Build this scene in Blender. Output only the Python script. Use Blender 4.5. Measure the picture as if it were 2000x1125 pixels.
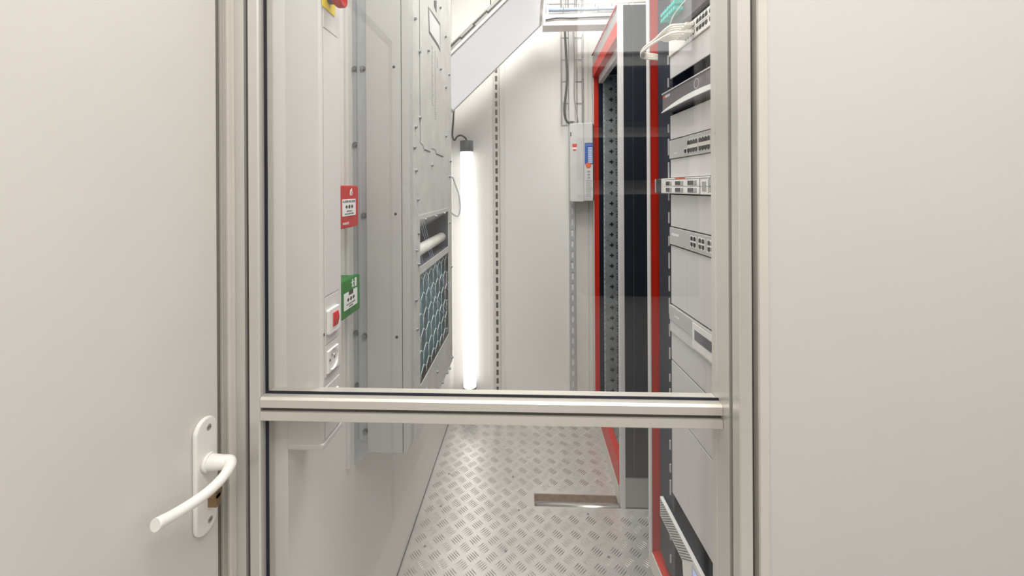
import bpy, math, random
from mathutils import Matrix, Vector
random.seed(7)
for o in list(bpy.data.objects): bpy.data.objects.remove(o)
SC = bpy.context.scene
COL = SC.collection

# ------------------------------------------------------------ camera
EYE = 1.47                      # camera height, metres
FPX = 790.0                     # focal length in pixels of the 2000 px frame
YAW = math.radians(2.32)
HOR = 366.0                     # eye level in the frame
cam_d = bpy.data.cameras.new('camera'); cam = bpy.data.objects.new('camera', cam_d); COL.objects.link(cam)
cam_d.sensor_width = 36; cam_d.lens = FPX / 2000 * 36
cam_d.shift_y = (HOR - 562.5) / 2000
cam_d.clip_start = .02
cam.matrix_world = (Matrix.Translation((0, 0, EYE)) @ Matrix.Rotation(YAW, 4, 'Z') @
                    Matrix.Rotation(math.radians(90), 4, 'X') @ Matrix.Rotation(math.radians(-.3), 4, 'Z'))
SC.camera = cam

# ------------------------------------------------------------ world, exposure
SC.view_settings.view_transform = 'Standard'; SC.view_settings.look = 'None'
SC.view_settings.gamma = 1; SC.view_settings.use_curve_mapping = False
SC.view_settings.exposure = 0.0
w = bpy.data.worlds.new('world'); SC.world = w; w.use_nodes = True
w.node_tree.nodes['Background'].inputs[0].default_value = (.9, .93, 1, 1)
w.node_tree.nodes['Background'].inputs[1].default_value = .25

def area(name, loc, rot, sx, sy, power, col=(1, 1, 1)):
    l = bpy.data.lights.new(name, 'AREA'); l.shape = 'RECTANGLE'; l.size = sx; l.size_y = sy
    l.energy = power; l.color = col
    o = bpy.data.objects.new(name, l); COL.objects.link(o); o.location = loc; o.rotation_euler = rot
    return o
area('entry_ceiling_lamp', (.25, -.35, 3.06), (0, 0, 0), 1.3, .9, 42, (1, .972, .935))
area('room_fill_light', (.12, 1.40, 3.06), (0, 0, 0), .9, 1.1, 43, (1, .975, .94))  # unseen overhead fill, added to brighten the inner room

# ------------------------------------------------------------ measuring helpers
SA, CA = math.sin(YAW), math.cos(YAW)
def ratio(px): return math.tan(math.atan((px - 1000) / FPX) - YAW)
def Xat(px, Y): return ratio(px) * Y                       # x on a plane facing the entry, at distance Y
def Yat(px, X): return X / ratio(px)                       # y on a plane running into depth, at offset X
def Zat(py, X, Y): return EYE - (py - HOR) / FPX * (Y * CA - X * SA)

# ------------------------------------------------------------ materials
def mat(name, col, rough=.5, metal=0., noise=0., nscale=20., stretch=(1, 1, 1), bump=0., bscale=200., spec=.5, coat=0., emit=None, estr=0.):
    m = bpy.data.materials.new(name); m.use_nodes = True
    nt = m.node_tree; b = nt.nodes['Principled BSDF']
    b.inputs['Base Color'].default_value = (*col, 1); b.inputs['Roughness'].default_value = rough
    b.inputs['Metallic'].default_value = metal; b.inputs['Specular IOR Level'].default_value = spec
    b.inputs['Coat Weight'].default_value = coat
    tc = nt.nodes.new('ShaderNodeTexCoord'); mp = nt.nodes.new('ShaderNodeMapping')
    nt.links.new(tc.outputs['Object'], mp.inputs[0]); mp.inputs['Scale'].default_value = stretch
    n = nt.nodes.new('ShaderNodeTexNoise'); n.inputs['Scale'].default_value = nscale; n.inputs['Detail'].default_value = 4
    nt.links.new(mp.outputs[0], n.inputs['Vector'])
    r = nt.nodes.new('ShaderNodeValToRGB')
    k = max(noise, .012)
    r.color_ramp.elements[0].position = .3; r.color_ramp.elements[1].position = .7
    r.color_ramp.elements[0].color = (*[c * (1 - k) for c in col], 1)
    r.color_ramp.elements[1].color = (*[min(1, c * (1 + k)) for c in col], 1)
    nt.links.new(n.outputs['Fac'], r.inputs[0]); nt.links.new(r.outputs[0], b.inputs['Base Color'])
    if bump:
        n2 = nt.nodes.new('ShaderNodeTexNoise'); n2.inputs['Scale'].default_value = bscale
        nt.links.new(mp.outputs[0], n2.inputs['Vector'])
        bp = nt.nodes.new('ShaderNodeBump'); bp.inputs['Strength'].default_value = bump; bp.inputs['Distance'].default_value = .001
        nt.links.new(n2.outputs['Fac'], bp.inputs['Height']); nt.links.new(bp.outputs[0], b.inputs['Normal'])
    if emit:
        b.inputs['Emission Color'].default_value = (*emit, 1); b.inputs['Emission Strength'].default_value = estr
    return m

M = dict(
    wall=mat('white_coated_panel', (.78, .765, .74), .42, noise=.02, nscale=3, bump=.12, bscale=60),
    door=mat('white_door_steel', (.69, .665, .635), .38, noise=.02, nscale=4, bump=.15, bscale=30),
    panel=mat('grey_white_partition_panel', (.60, .585, .575), .5, noise=.01, nscale=3, bump=.1, bscale=50),
    ceiling=mat('white_ceiling_sheet', (.8, .79, .77), .5),
    cream=mat('cream_trim_paint', (.62, .595, .54), .4, noise=.03, nscale=8),
    alu=mat('anodised_aluminium', (.66, .64, .60), .34, .45, noise=.03, nscale=8, stretch=(1, 1, .1), bump=.05, bscale=300),
    alu_h=mat('anodised_aluminium_bar', (.66, .64, .58), .34, .45, noise=.03, nscale=8, stretch=(.1, 1, 1), bump=.05, bscale=300),
    slot=mat('slot_recess_shade', (.11, .105, .10), .5, .5),  # dark tone stands in for shade inside the frame slots
    rubber=mat('black_rubber', (.008, .008, .02), .55),
    black=mat('black_plastic', (.012, .012, .014), .45),
    dark=mat('charcoal_plastic', (.05, .05, .06), .45),
    navy=mat('dark_navy_steel', (.006, .012, .026), .5, spec=.2, noise=.1, nscale=6),
    darkglass=mat('dark_side_panel', (.010, .014, .020), .4, spec=.3, noise=.15, nscale=5),
    whitep=mat('white_plastic', (.80, .785, .775), .35),
    handle=mat('white_lacquered_metal', (.84, .82, .79), .28, bump=.05, bscale=40),
    brass=mat('worn_brass', (.33, .22, .12), .32, .9, noise=.15, nscale=40),
    trunk=mat('white_trunking_plastic', (.66, .645, .635), .4),
    red=mat('red_plastic', (.50, .004, .006), .45, spec=.25),
    redsw=mat('red_rocker', (.55, .004, .005), .4, spec=.3),
    redpaint=mat('red_painted_steel', (.56, .018, .002), .45, spec=.3, noise=.05, nscale=6),
    green=mat('green_plastic', (.006, .17, .012), .45, spec=.25),
    yellow=mat('yellow_plate', (.85, .66, .01), .45),
    lab=mat('white_label', (.82, .82, .82), .5),
    ink=mat('black_ink', (.015, .015, .02), .6),
    greyink=mat('grey_ink', (.36, .35, .36), .6),
    redink=mat('red_ink', (.65, .03, .03), .6),
    orangeink=mat('orange_ink', (.8, .16, .06), .6),
    blue=mat('blue_label', (.055, .13, .42), .5),
    bluepale=mat('pale_blue_label', (.55, .66, .85), .5),
    acgrey=mat('grey_powder_coat', (.45, .445, .44), .5, noise=.02, nscale=5, bump=.1, bscale=120),
    acflange=mat('pale_blue_grey_steel', (.46, .48, .50), .4, .2, noise=.03, nscale=10),
    galv=mat('galvanised_sheet', (.60, .60, .585), .42, .25, noise=.09, nscale=14, bump=.05, bscale=40),
    galvdark=mat('galvanised_rail', (.36, .41, .42), .4, .5, noise=.25, nscale=14),
    bolt=mat('zinc_bolt', (.26, .27, .29), .45, .8, noise=.1, nscale=100),
    coil=mat('teal_coil_fins', (.035, .14, .185), .4, .0, noise=.6, nscale=8, stretch=(1, 3, .8), bump=.4, bscale=300),
    hexw=mat('pale_honeycomb_plastic', (.52, .58, .57), .4),
    inner=mat('dark_duct_metal', (.13, .14, .18), .3, .5, noise=.2, nscale=10),
    roller=mat('pale_roller', (.72, .72, .66), .4, noise=.06, nscale=60),
    floor=mat('aluminium_tread_plate', (.72, .70, .68), .31, .6, noise=.08, nscale=7, bump=.08, bscale=120),
    bar=mat('tread_plate_bars', (.56, .535, .51), .25, .85, noise=.05, nscale=20),  # toned darker than the plate to stand in for shaded bar sides
    wood=mat('raw_edge_brown', (.30, .20, .13), .6, noise=.2, nscale=40),
    steel=mat('satin_steel', (.52, .51, .50), .3, .8, noise=.05, nscale=20),
    upright=mat('cream_slotted_steel', (.63, .60, .55), .4),
    paint=mat('light_grey_paint', (.60, .59, .595), .4),
    plinth=mat('mid_grey_paint', (.32, .32, .31), .42),
    blank=mat('light_grey_blank_plate', (.66, .645, .65), .45, .15, noise=.025, nscale=60, stretch=(1, 1, .02)),
    device=mat('dark_grey_device', (.135, .12, .135), .4, noise=.05, nscale=60, stretch=(1, 6, .1)),
    silver=mat('silver_grey_fascia', (.50, .485, .49), .4, .2),
    port=mat('port_black', (.01, .01, .012), .5),
    teal=mat('teal_connector', (.02, .48, .42), .4),
    cablew=mat('off_white_cable', (.78, .75, .66), .42),
    cableb=mat('black_cable', (.02, .02, .022), .45),
    cableg=mat('grey_cable', (.30, .30, .31), .45),
    bluepipe=mat('pale_blue_pipe', (.42, .56, .74), .35),
    wire=mat('zinc_wire', (.50, .50, .53), .3, .8),
    capg=mat('dark_grey_cap', (.10, .11, .12), .4),
    sticker=mat('pale_grey_print', (.66, .66, .67), .5),
    tube=mat('lit_tube_diffuser', (.9, .9, .9), .4, emit=(1, .99, .97), estr=1.75),
    led=mat('panel_diffuser', (.78, .78, .79), .35, emit=(.95, .97, 1), estr=.5),
    led2=mat('added_glow_diffuser', (.8, .8, .8), .4, emit=(1, .98, .95), estr=2.0),  # glow added to brighten the reflection in the pane
    lcd=mat('lit_blue_display', (.3, .34, .7), .3, emit=(.5, .55, 1), estr=.45),
    lcdoff=mat('dark_display', (.045, .045, .07), .12),
)
def glass_mat():
    m = bpy.data.materials.new('clear_pane_glass'); m.use_nodes = True; nt = m.node_tree
    for n in list(nt.nodes): nt.nodes.remove(n)
    out = nt.nodes.new('ShaderNodeOutputMaterial'); mix = nt.nodes.new('ShaderNodeMixShader')
    fr = nt.nodes.new('ShaderNodeFresnel'); geo = nt.nodes.new('ShaderNodeNewGeometry'); mx = nt.nodes.new('ShaderNodeMapRange')
    mx.inputs['To Min'].default_value = 1.6; mx.inputs['To Max'].default_value = 1 / 1.6      # same reflectance on both faces of the sheet
    nt.links.new(geo.outputs['Backfacing'], mx.inputs['Value']); nt.links.new(mx.outputs[0], fr.inputs['IOR'])
    tr = nt.nodes.new('ShaderNodeBsdfTransparent'); tr.inputs[0].default_value = (.985, .99, .985, 1)
    gl = nt.nodes.new('ShaderNodeBsdfGlossy'); gl.inputs['Roughness'].default_value = .004
    nt.links.new(fr.outputs[0], mix.inputs[0]); nt.links.new(tr.outputs[0], mix.inputs[1]); nt.links.new(gl.outputs[0], mix.inputs[2])
    nt.links.new(mix.outputs[0], out.inputs[0]); return m
M['glass'] = glass_mat()

# ------------------------------------------------------------ mesh builder
FR = {'W': Matrix.Identity(4)}
LOC = {}
class MB:
    def __init__(s): s.v = []; s.f = []; s.mi = []; s.sm = []
    def add(s, vs, fs, mi=0, smooth=False):
        n = len(s.v); s.v += [tuple(v) for v in vs]
        for f in fs: s.f.append(tuple(n + i for i in f)); s.mi.append(mi); s.sm.append(smooth)
        return s
    def box(s, x0, x1, y0, y1, z0, z1, mi=0, c=0.):
        x0, x1 = sorted((x0, x1)); y0, y1 = sorted((y0, y1)); z0, z1 = sorted((z0, z1))
        vs = [(x, y, z) for x in (x0, x1) for y in (y0, y1) for z in (z0, z1)]
        return s.add(vs, [(0, 1, 3, 2), (4, 6, 7, 5), (0, 4, 5, 1), (2, 3, 7, 6), (0, 2, 6, 4), (1, 5, 7, 3)], mi)
    def prism(s, pts, axis, a, b, mi=0, smooth=False):
        """pts: 2-D outline; axis 0/1/2 = extrusion axis, the other two axes in order."""
        def mk(p, t):
            q = [p[0], p[1]]; q.insert(axis, t); return tuple(q)
        n = len(pts); vs = [mk(p, a) for p in pts] + [mk(p, b) for p in pts]
        area2 = sum(pts[i][0] * pts[(i + 1) % n][1] - pts[(i + 1) % n][0] * pts[i][1] for i in range(n))
        flip = (area2 > 0) ^ (axis == 1) ^ (b < a)
        fs = [(i, (i + 1) % n, n + (i + 1) % n, n + i) for i in range(n)]
        caps = [tuple(range(n))[::-1], tuple(range(n, 2 * n))]
        if not flip: fs = [f[::-1] for f in fs]; caps = [c[::-1] for c in caps]
        s.add(vs, fs, mi, smooth); m = len(s.v) - 2 * n
        for c in caps: s.f.append(tuple(m + i for i in c)); s.mi.append(mi); s.sm.append(False)
        return s
    def cyl(s, p, q, r, n=16, r2=None, mi=0, smooth=True):
        p = Vector(p); q = Vector(q); r2 = r if r2 is None else r2
        d = (q - p).normalized(); u = d.orthogonal().normalized(); w_ = d.cross(u)
        vs = [p + (u * math.cos(2 * math.pi * i / n) + w_ * math.sin(2 * math.pi * i / n)) * r for i in range(n)]
        vs += [q + (u * math.cos(2 * math.pi * i / n) + w_ * math.sin(2 * math.pi * i / n)) * r2 for i in range(n)]
        s.add(vs, [(i, (i + 1) % n, n + (i + 1) % n, n + i) for i in range(n)], mi, smooth)
        m = len(s.v) - 2 * n
        s.f.append(tuple(m + i for i in range(n))[::-1]); s.f.append(tuple(m + n + i for i in range(n))); s.mi += [mi, mi]; s.sm += [False, False]
        return s
    def tube(s, pts, r, n=8, mi=0, sub=6):
        P = [Vector(p) for p in pts]
        if sub > 1 and len(P) > 2:
            Q = []
            for i in range(len(P) - 1):
                a = P[max(i - 1, 0)]; b = P[i]; c = P[i + 1]; d = P[min(i + 2, len(P) - 1)]
                for k in range(sub):
                    t = k / sub
                    Q.append(.5 * ((2 * b) + (c - a) * t + (2 * a - 5 * b + 4 * c - d) * t * t + (3 * b - a - 3 * c + d) * t ** 3))
            Q.append(P[-1]); P = Q
        rr = r if callable(r) else (lambda t: r)
        vs = []; u = None
        for i, p in enumerate(P):
            d = (P[min(i + 1, len(P) - 1)] - P[max(i - 1, 0)]).normalized()
            u = d.orthogonal().normalized() if u is None else (u - d * u.dot(d)).normalized()
            w_ = d.cross(u); R = rr(i / (len(P) - 1))
            vs += [p + (u * math.cos(2 * math.pi * k / n) + w_ * math.sin(2 * math.pi * k / n)) * R for k in range(n)]
        fs = []
        for i in range(len(P) - 1):
            for k in range(n): fs.append((i * n + k, i * n + (k + 1) % n, (i + 1) * n + (k + 1) % n, (i + 1) * n + k))
        s.add(vs, fs, mi, True); m = len(s.v) - len(vs)
        s.f.append(tuple(m + i for i in range(n))[::-1]); s.f.append(tuple(m + len(vs) - n + i for i in range(n))); s.mi += [mi, mi]; s.sm += [False, False]
        return s
    def text(s, txt, c, right, up, size, mi=0, depth=.0003, sx=1., align='CENTER'):
        cu = bpy.data.curves.new('t', 'FONT'); cu.body = txt; cu.size = size; cu.extrude = depth
        cu.align_x = align; cu.align_y = 'CENTER'; cu.resolution_u = 2
        o = bpy.data.objects.new('t', cu); COL.objects.link(o)
        me = bpy.data.meshes.new_from_object(o.evaluated_get(bpy.context.evaluated_depsgraph_get()))
        R = Vector(right).normalized(); U = Vector(up).normalized(); N = R.cross(U); c = Vector(c)
        s.add([c + R * v.co.x * sx + U * v.co.y + N * v.co.z for v in me.vertices], [tuple(p.vertices) for p in me.polygons], mi)
        bpy.data.objects.remove(o); bpy.data.curves.remove(cu); bpy.data.meshes.remove(me); return s
    def plate(s, c, right, up, pts, th, mi=0):
        """flat outline pts (right, up) with thickness th along the normal"""
        R = Vector(right).normalized(); U = Vector(up).normalized(); N = R.cross(U); c = Vector(c); n = len(pts)
        a2 = sum(pts[i][0] * pts[(i + 1) % n][1] - pts[(i + 1) % n][0] * pts[i][1] for i in range(n))
        if a2 < 0: pts = pts[::-1]
        vs = [c + R * p[0] + U * p[1] for p in pts] + [c + R * p[0] + U * p[1] + N * th for p in pts]
        s.add(vs, [(i, (i + 1) % n, n + (i + 1) % n, n + i) for i in range(n)] + [tuple(range(n))[::-1], tuple(range(n, 2 * n))], mi)
        return s
    def build(s, name, m, parent=None, frame='W', origin=None, bevel=0., seg=2):
        ms = m if isinstance(m, (list, tuple)) else [m]
        if parent is not None: off = Vector(LOC[parent.name])
        elif origin is not None: off = Vector(origin)
        else: off = Vector((0, 0, 0))
        me = bpy.data.meshes.new(name)
        me.from_pydata([tuple(Vector(v) - off) for v in s.v], [], s.f)
        for k in ms: me.materials.append(M[k])
        for p, mi, sm in zip(me.polygons, s.mi, s.sm): p.material_index = mi; p.use_smooth = sm
        me.update()
        o = bpy.data.objects.new(name, me); COL.objects.link(o)
        if parent is not None: o.parent = parent
        else: o.matrix_world = FR[frame] @ Matrix.Translation(off)
        LOC[o.name] = tuple(off)
        if bevel:
            b = o.modifiers.new('bevel', 'BEVEL'); b.width = bevel; b.segments = seg; b.limit_method = 'ANGLE'; b.harden_normals = False
        return o

def thing(name, label, cat, loc, frame='W', group=None):
    o = bpy.data.objects.new(name, None); COL.objects.link(o); o.empty_display_size = .05
    o.matrix_world = FR[frame] @ Matrix.Translation(loc); LOC[o.name] = tuple(loc)
    return tag(o, label, cat, group)
def tag(o, label, cat, group=None):
    o['label'] = label; o['category'] = cat
    if group: o['group'] = group
    return o
def struct(o): o['kind'] = 'structure'; return o
def B(*a, **k): return MB().box(*a, **k)
def rrect(w_, h, r, n=4):
    pts = []
    for cx, cy, a0 in ((w_ / 2 - r, h / 2 - r, 0), (-w_ / 2 + r, h / 2 - r, 90), (-w_ / 2 + r, -h / 2 + r, 180), (w_ / 2 - r, -h / 2 + r, 270)):
        for k in range(n + 1):
            a = math.radians(a0 + 90 * k / n); pts.append((cx + r * math.cos(a), cy + r * math.sin(a)))
    return pts
def circ(r, n=20, cx=0, cy=0): return [(cx + r * math.cos(2 * math.pi * i / n), cy + r * math.sin(2 * math.pi * i / n)) for i in range(n)]
PX, NX, PY, NY, UP = (1, 0, 0), (-1, 0, 0), (0, 1, 0), (0, -1, 0), (0, 0, 1)

# ============================================================ SETTING
XD = -.60                       # face of the side door
YP = .78                        # front of the glazed partition
XW = -.505                      # left wall of the technical room
YR = 2.68                       # rear wall
CE = 3.10
x_l0 = Xat(457.5, YP); x_l1 = Xat(505, YP)
x_r0 = Xat(1410, YP)
y_rf = Yat(1443, x_r0)
TD = .046

# floors
fl = struct(B(-.75, 1.75, -1.45, .83, -.04, 0).build('floor', 'panel'))
# tread plate floor with raised bars
f2 = MB()
sy0, sy1 = 1.47 * FPX / (988 - HOR), 1.47 * FPX / (963 - HOR)      # slot in the plate
sx0, sx1 = Xat(1040, 1.9), .62
f2.box(XW, 1.3, .83, sy0, -.04, 0); f2.box(XW, 1.3, sy1, YR, -.04, 0)
f2.box(XW, sx0, sy0, sy1, -.04, 0); f2.box(sx1, 1.3, sy0, sy1, -.04, 0); f2.box(sx0, sx1, sy0, sy1, -.07, -.035)
p = .054; c45 = math.sqrt(.5)
for i in range(-45, 65):
    for j in range(-45, 65):
        u, v = i * p, j * p; cx = (u - v) * c45; cy = (u + v) * c45
        if not (XW + .02 < cx < 1.1 and .9 < cy < YR - .02): continue
        if cx > .5 and (cy < 1.3 or cy > 1.95): continue
        if sx0 - .022 < cx < sx1 and sy0 - .02 < cy < sy1 + .02: continue
        a = math.radians(45 if (i + j) % 2 else -45); ax, ay = math.cos(a), math.sin(a)
        for k in (-2, -1, 0, 1, 2):
            ox, oy = cx - ay * k * .0092, cy + ax * k * .0092
            L, Wd, H = .0225 - .0015 * abs(k), .0021, .0016
            q = [(-L, 0, 0), (-L * .4, -Wd, 0), (L * .4, -Wd, 0), (L, 0, 0), (L * .4, Wd, 0), (-L * .4, Wd, 0), (-L * .55, 0, H), (L * .55, 0, H)]
            vs = [(ox + ax * x - ay * y, oy + ay * x + ax * y, z + .0001) for x, y, z in q]
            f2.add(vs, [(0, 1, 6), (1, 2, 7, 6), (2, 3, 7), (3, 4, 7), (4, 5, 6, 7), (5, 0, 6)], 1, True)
for px, py in ((874, 929), (999, 932), (858, 993), (1010, 997), (826, 1073), (984, 1078), (1145, 1001), (1185, 1083)):
    Y = EYE * FPX / (py - HOR); x = Xat(px, Y); f2.cyl((x, Y, 0), (x, Y, .0015), .005, 10, mi=2)
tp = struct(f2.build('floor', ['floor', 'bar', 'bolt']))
# lining of the slot in the floor plate
s_ = MB(); s_.box(sx0, sx1, sy1 - .004, sy1 - .001, -.034, -.001); s_.box(sx0, sx0 + .003, sy0, sy1, -.034, -.001)
s_.cyl((sx0 + .004, sy0 + .022, -.018), (sx1 - .004, sy0 + .022, -.018), .016, 14, mi=1)
o = s_.build('floor_channel', ['wood', 'steel'], origin=(sx0, sy0, 0))
tag(o, 'long channel with a steel tube and brown edge sunk into the tread plate floor', 'floor channel')

# shell of the two rooms
struct(B(-1.0, 1.8, -1.6, 2.9, CE, CE + .06).build('ceiling', 'ceiling'))
struct(B(-.75, 1.75, -1.5, -1.42, 0, CE).build('wall_back', 'wall'))
struct(B(1.75, 1.8, -1.45, .75, 0, CE).build('wall_right', 'wall'))
wl = MB(); wl.box(XD - .08, XD, -1.45, -.16, 0, CE); wl.box(XD - .08, XD, -.16, .78, 2.12, CE)
struct(wl.build('wall_left', 'wall'))
wi = MB(); wi.box(XW - .06, XW, .826, YR + .06, 0, CE)
struct(wi.build('wall_left_inner', 'wall'))
struct(B(XW, 1.3, YR, YR + .06, 0, CE).build('wall_rear', 'wall'))
struct(B(1.3, 1.36, .8, YR + .06, 0, CE).build('wall_right_inner', 'wall'))
x_w = Xat(1500, y_rf)
struct(B(x_w, 1.75, y_rf + .006, y_rf + .05, 0, CE).build('wall_right_panel', 'panel'))

# rear wall trims: corner angle, raised cladding sheet, joint lines
def XR(px, Y=YR): return Xat(px, Y)
def ZR(py, px, Y=YR): return Zat(py, Xat(px, Y), Y)
tr = MB()
tr.box(XR(955), XR(962), YR - .004, YR, 0, CE); tr.box(XR(977), XR(983), YR - .006, YR, 0, CE)
struct(tr.build('trim_1', 'wall', bevel=.001))
pn = MB(); za = ZR(775, 1050)
pn.box(XR(987), XR(1111), YR - .01, YR, za, CE)
struct(pn.build('trim_2', 'wall', bevel=.003))
pn = MB(); pn.box(XR(983), XR(1150), YR - .006, YR, ZR(787, 1050), ZR(779, 1050)); pn.box(XR(1124), XR(1149), YR - .008, YR, ZR(787, 1050) + .03, CE)
pn.box(XR(1151), XR(1190), YR - .008, YR, ZR(787, 1050) + .03, CE)
struct(pn.build('trim_3', 'wall', bevel=.002))
sk = MB(); sk.box(XW, XW + .002, .84, YR, 0, .006, mi=0)
struct(sk.build('baseboard_left', 'dark'))

# ------------------------------------------------------------ side door with lever handle
dy1 = Yat(423, XD)
dr = thing('door_1', 'white steel side door with a lever handle', 'door', (XD, -.12, 0)); dr['kind'] = 'structure'
B(XD - .045, XD, -.12, dy1, .01, 2.08).build('door_leaf', 'door', dr, bevel=.0015)
struct(B(XD - .07, XD - .046, -.16, .83, 0, 2.12).build('trim_4', 'wood'))
yc = (Yat(369, XD) + Yat(415, XD)) / 2; ph = (Zat(812, XD, yc) - Zat(1038, XD, yc)); zc = (Zat(812, XD, yc) + Zat(1038, XD, yc)) / 2
hd = MB().plate((XD, yc, zc), PY, UP, rrect(.050, ph, .0245, 8), .009).build('door_handle', 'handle', dr, bevel=.004, seg=3)
def scr(y, z):
    m = MB(); m.cyl((XD + .009, y, z), (XD + .0098, y, z), .0055, 16); m.box(XD + .0098, XD + .0101, y - .0035, y + .0035, z - .0007, z + .0007, mi=1)
    return m.build('screw', ['steel', 'dark'], hd)
LOC[hd.name] = LOC[dr.name]
scr(yc + .004, Zat(833, XD, yc)); scr(yc + .006, Zat(1016, XD, yc))
zn = Zat(899, XD, yc)
nk = MB()
nk.cyl((XD + .009, yc, zn), (XD + .016, yc, zn), .0165, 24)
tipY = .615; xh = XD + .056
nk.tube([(XD + .012, yc, zn), (XD + .034, yc, zn), (XD + .048, yc + .003, zn - .001), (xh, yc - .008, zn - .004), (xh + .001, yc - .028, zn - .010),
         (xh - .003, yc - .055, zn - .014), (xh - .010, yc - .085, zn - .013), (xh - .016, yc - .112, zn - .009), (xh - .019, yc - .133, zn - .004)],
        lambda t: .0145 - .0058 * min(1, t * 2.2) + (.0006 if t > .9 else 0), 18, sub=5)
nk.build('lever', 'handle', hd)
ck = MB(); cz = Zat(968, XD, yc); cyy = yc + .006
ck.cyl((XD + .009, cyy, cz + .005), (XD + .025, cyy, cz + .005), .0095, 20)
ck.box(XD + .009, XD + .025, cyy - .0055, cyy + .0055, cz - .019, cz + .003)
ck.box(XD + .025, XD + .0252, cyy - .004, cyy + .004, cz + .004, cz + .006, mi=1)
ck.build('lock_cylinder', ['brass', 'black'], hd, bevel=.001)

# jamb between door and partition
jb = MB(); xj0 = XD - .01; xj1 = x_l0
jb.box(XD - .045, xj1, YP + .004, YP + .05, 0, CE)
jb.box(Xat(429, YP), Xat(434, YP), YP - .002, YP + .01, 0, CE)
jb.prism([(Xat(441, YP), YP + .004), (Xat(443, YP), YP - .003), (Xat(448, YP), YP - .003), (Xat(450, YP), YP + .004)], 2, 0, CE)
struct(jb.build('trim_5', 'cream', bevel=.0008))

# ------------------------------------------------------------ glazed partition
win = thing('window_1', 'aluminium framed glass partition with a cross bar', 'window', ((x_l0 + x_r0) / 2, YP, 0)); win['kind'] = 'structure'
def tpoly(a0, a1, b0, b1, sl=.0085, dp=.008, notches='FI'):
    """square profile outline in (a, b); notch F in the side b0, notch I in the side a1"""
    am, bm = (a0 + a1) / 2, (b0 + b1) / 2; r = .0025
    pts = [(a0, b0 + r), (a0 + r, b0)]
    if 'F' in notches: pts += [(am - sl / 2, b0), (am - sl / 2, b0 + dp), (am + sl / 2, b0 + dp), (am + sl / 2, b0)]
    pts += [(a1 - r, b0), (a1, b0 + r)]
    if 'I' in notches: pts += [(a1, bm - sl / 2), (a1 - dp, bm - sl / 2), (a1 - dp, bm + sl / 2), (a1, bm + sl / 2)]
    pts += [(a1, b1 - r), (a1 - r, b1), (a0 + r, b1), (a0, b1 - r)]
    return pts
MB().prism(tpoly(x_l0, x_l1, YP, YP + TD), 2, 0, CE).build('frame_post', 'alu', win)
zt1 = Zat(786, 0, YP); zt0 = Zat(833, 0, YP); zm = (zt0 + zt1) / 2
# cross bar: outline in (y, z), front slot at y = YP, top slot for the pane
bar = [(YP, zt0 + .002), (YP, zm - .0045), (YP + .008, zm - .0045), (YP + .008, zm + .004), (YP, zm + .004), (YP, zt1 - .004), (YP + .004, zt1),
       (YP + TD, zt1), (YP + TD, zt0), (YP + .002, zt0)]
MB().prism(bar, 0, x_l1 + .0005, x_r0 - .0005).build('cross_bar', 'alu_h', win)
B(x_l1 + .001, x_r0 - .001, YP + .0075, YP + .0085, zm - .0044, zm + .0039).build('slot_shade_strip', 'slot', win)  # dark strip painted as the shade in the slot
xs0 = (x_l0 + x_l1) / 2
B(xs0 - .0042, xs0 + .0042, YP + .0065, YP + .0079, 0, CE).build('slot_shade_strip', 'slot', win)
# right post: deeper profile whose slotted side faces the opening
yb = YP + TD; ysm = Yat(1426, x_r0); xf1 = Xat(1467, y_rf)
pr = [(x_r0, y_rf + .002), (x_r0 + .002, y_rf), (xf1, y_rf), (xf1, yb), (x_r0, yb), (x_r0, ysm + .0075), (x_r0 + .008, ysm + .0075), (x_r0 + .008, ysm - .005), (x_r0, ysm - .005)]
MB().prism(pr, 2, 0, CE).build('frame_post', 'alu', win)
B(x_r0 + .007, x_r0 + .0079, ysm - .0048, ysm + .0073, 0, CE).build('slot_shade_strip', 'slot', win)
struct(B(xf1 + .0005, Xat(1482, y_rf) + .001, y_rf + .018, yb, 0, CE).build('trim_6', 'slot'))  # dark fill standing in for the shadow in this gap
struct(MB().prism([(Xat(1481, y_rf), y_rf + .003), (Xat(1483, y_rf), y_rf), (x_w, y_rf), (x_w, yb), (Xat(1481, y_rf), yb)], 2, 0, CE).build('trim_7', 'cream'))
yg = YP + TD / 2
def pane(z0, z1):
    B(x_l1 - .004, x_r0 - .002, yg - .0025, yg + .0025, z0, z1).build('glass_pane', 'glass', win)
pane(zt1 + .0005, 2.6); pane(.06, zt0 - .0005)
gk = MB(); gk.box(x_l1 - .001, x_l1 + .0055, yg - .0055, yg - .0028, zt1, 2.6); gk.box(x_l1 + .0055, x_r0, yg - .0055, yg - .0028, zt1, zt1 + .0045)
gk.build('gasket', 'rubber', win)
gk = MB(); gk.box(x_l1 - .001, x_l1 + .0055, yg - .0055, yg - .0028, .06, zt0); gk.build('gasket', 'rubber', win)
B(x_l1, x_r0, YP, YP + TD, .0, .06).build('bottom_bar', 'alu_h', win)
B(x_l1, x_r0, YP, YP + TD, 2.6, CE).build('top_bar', 'alu_h', win)

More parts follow.
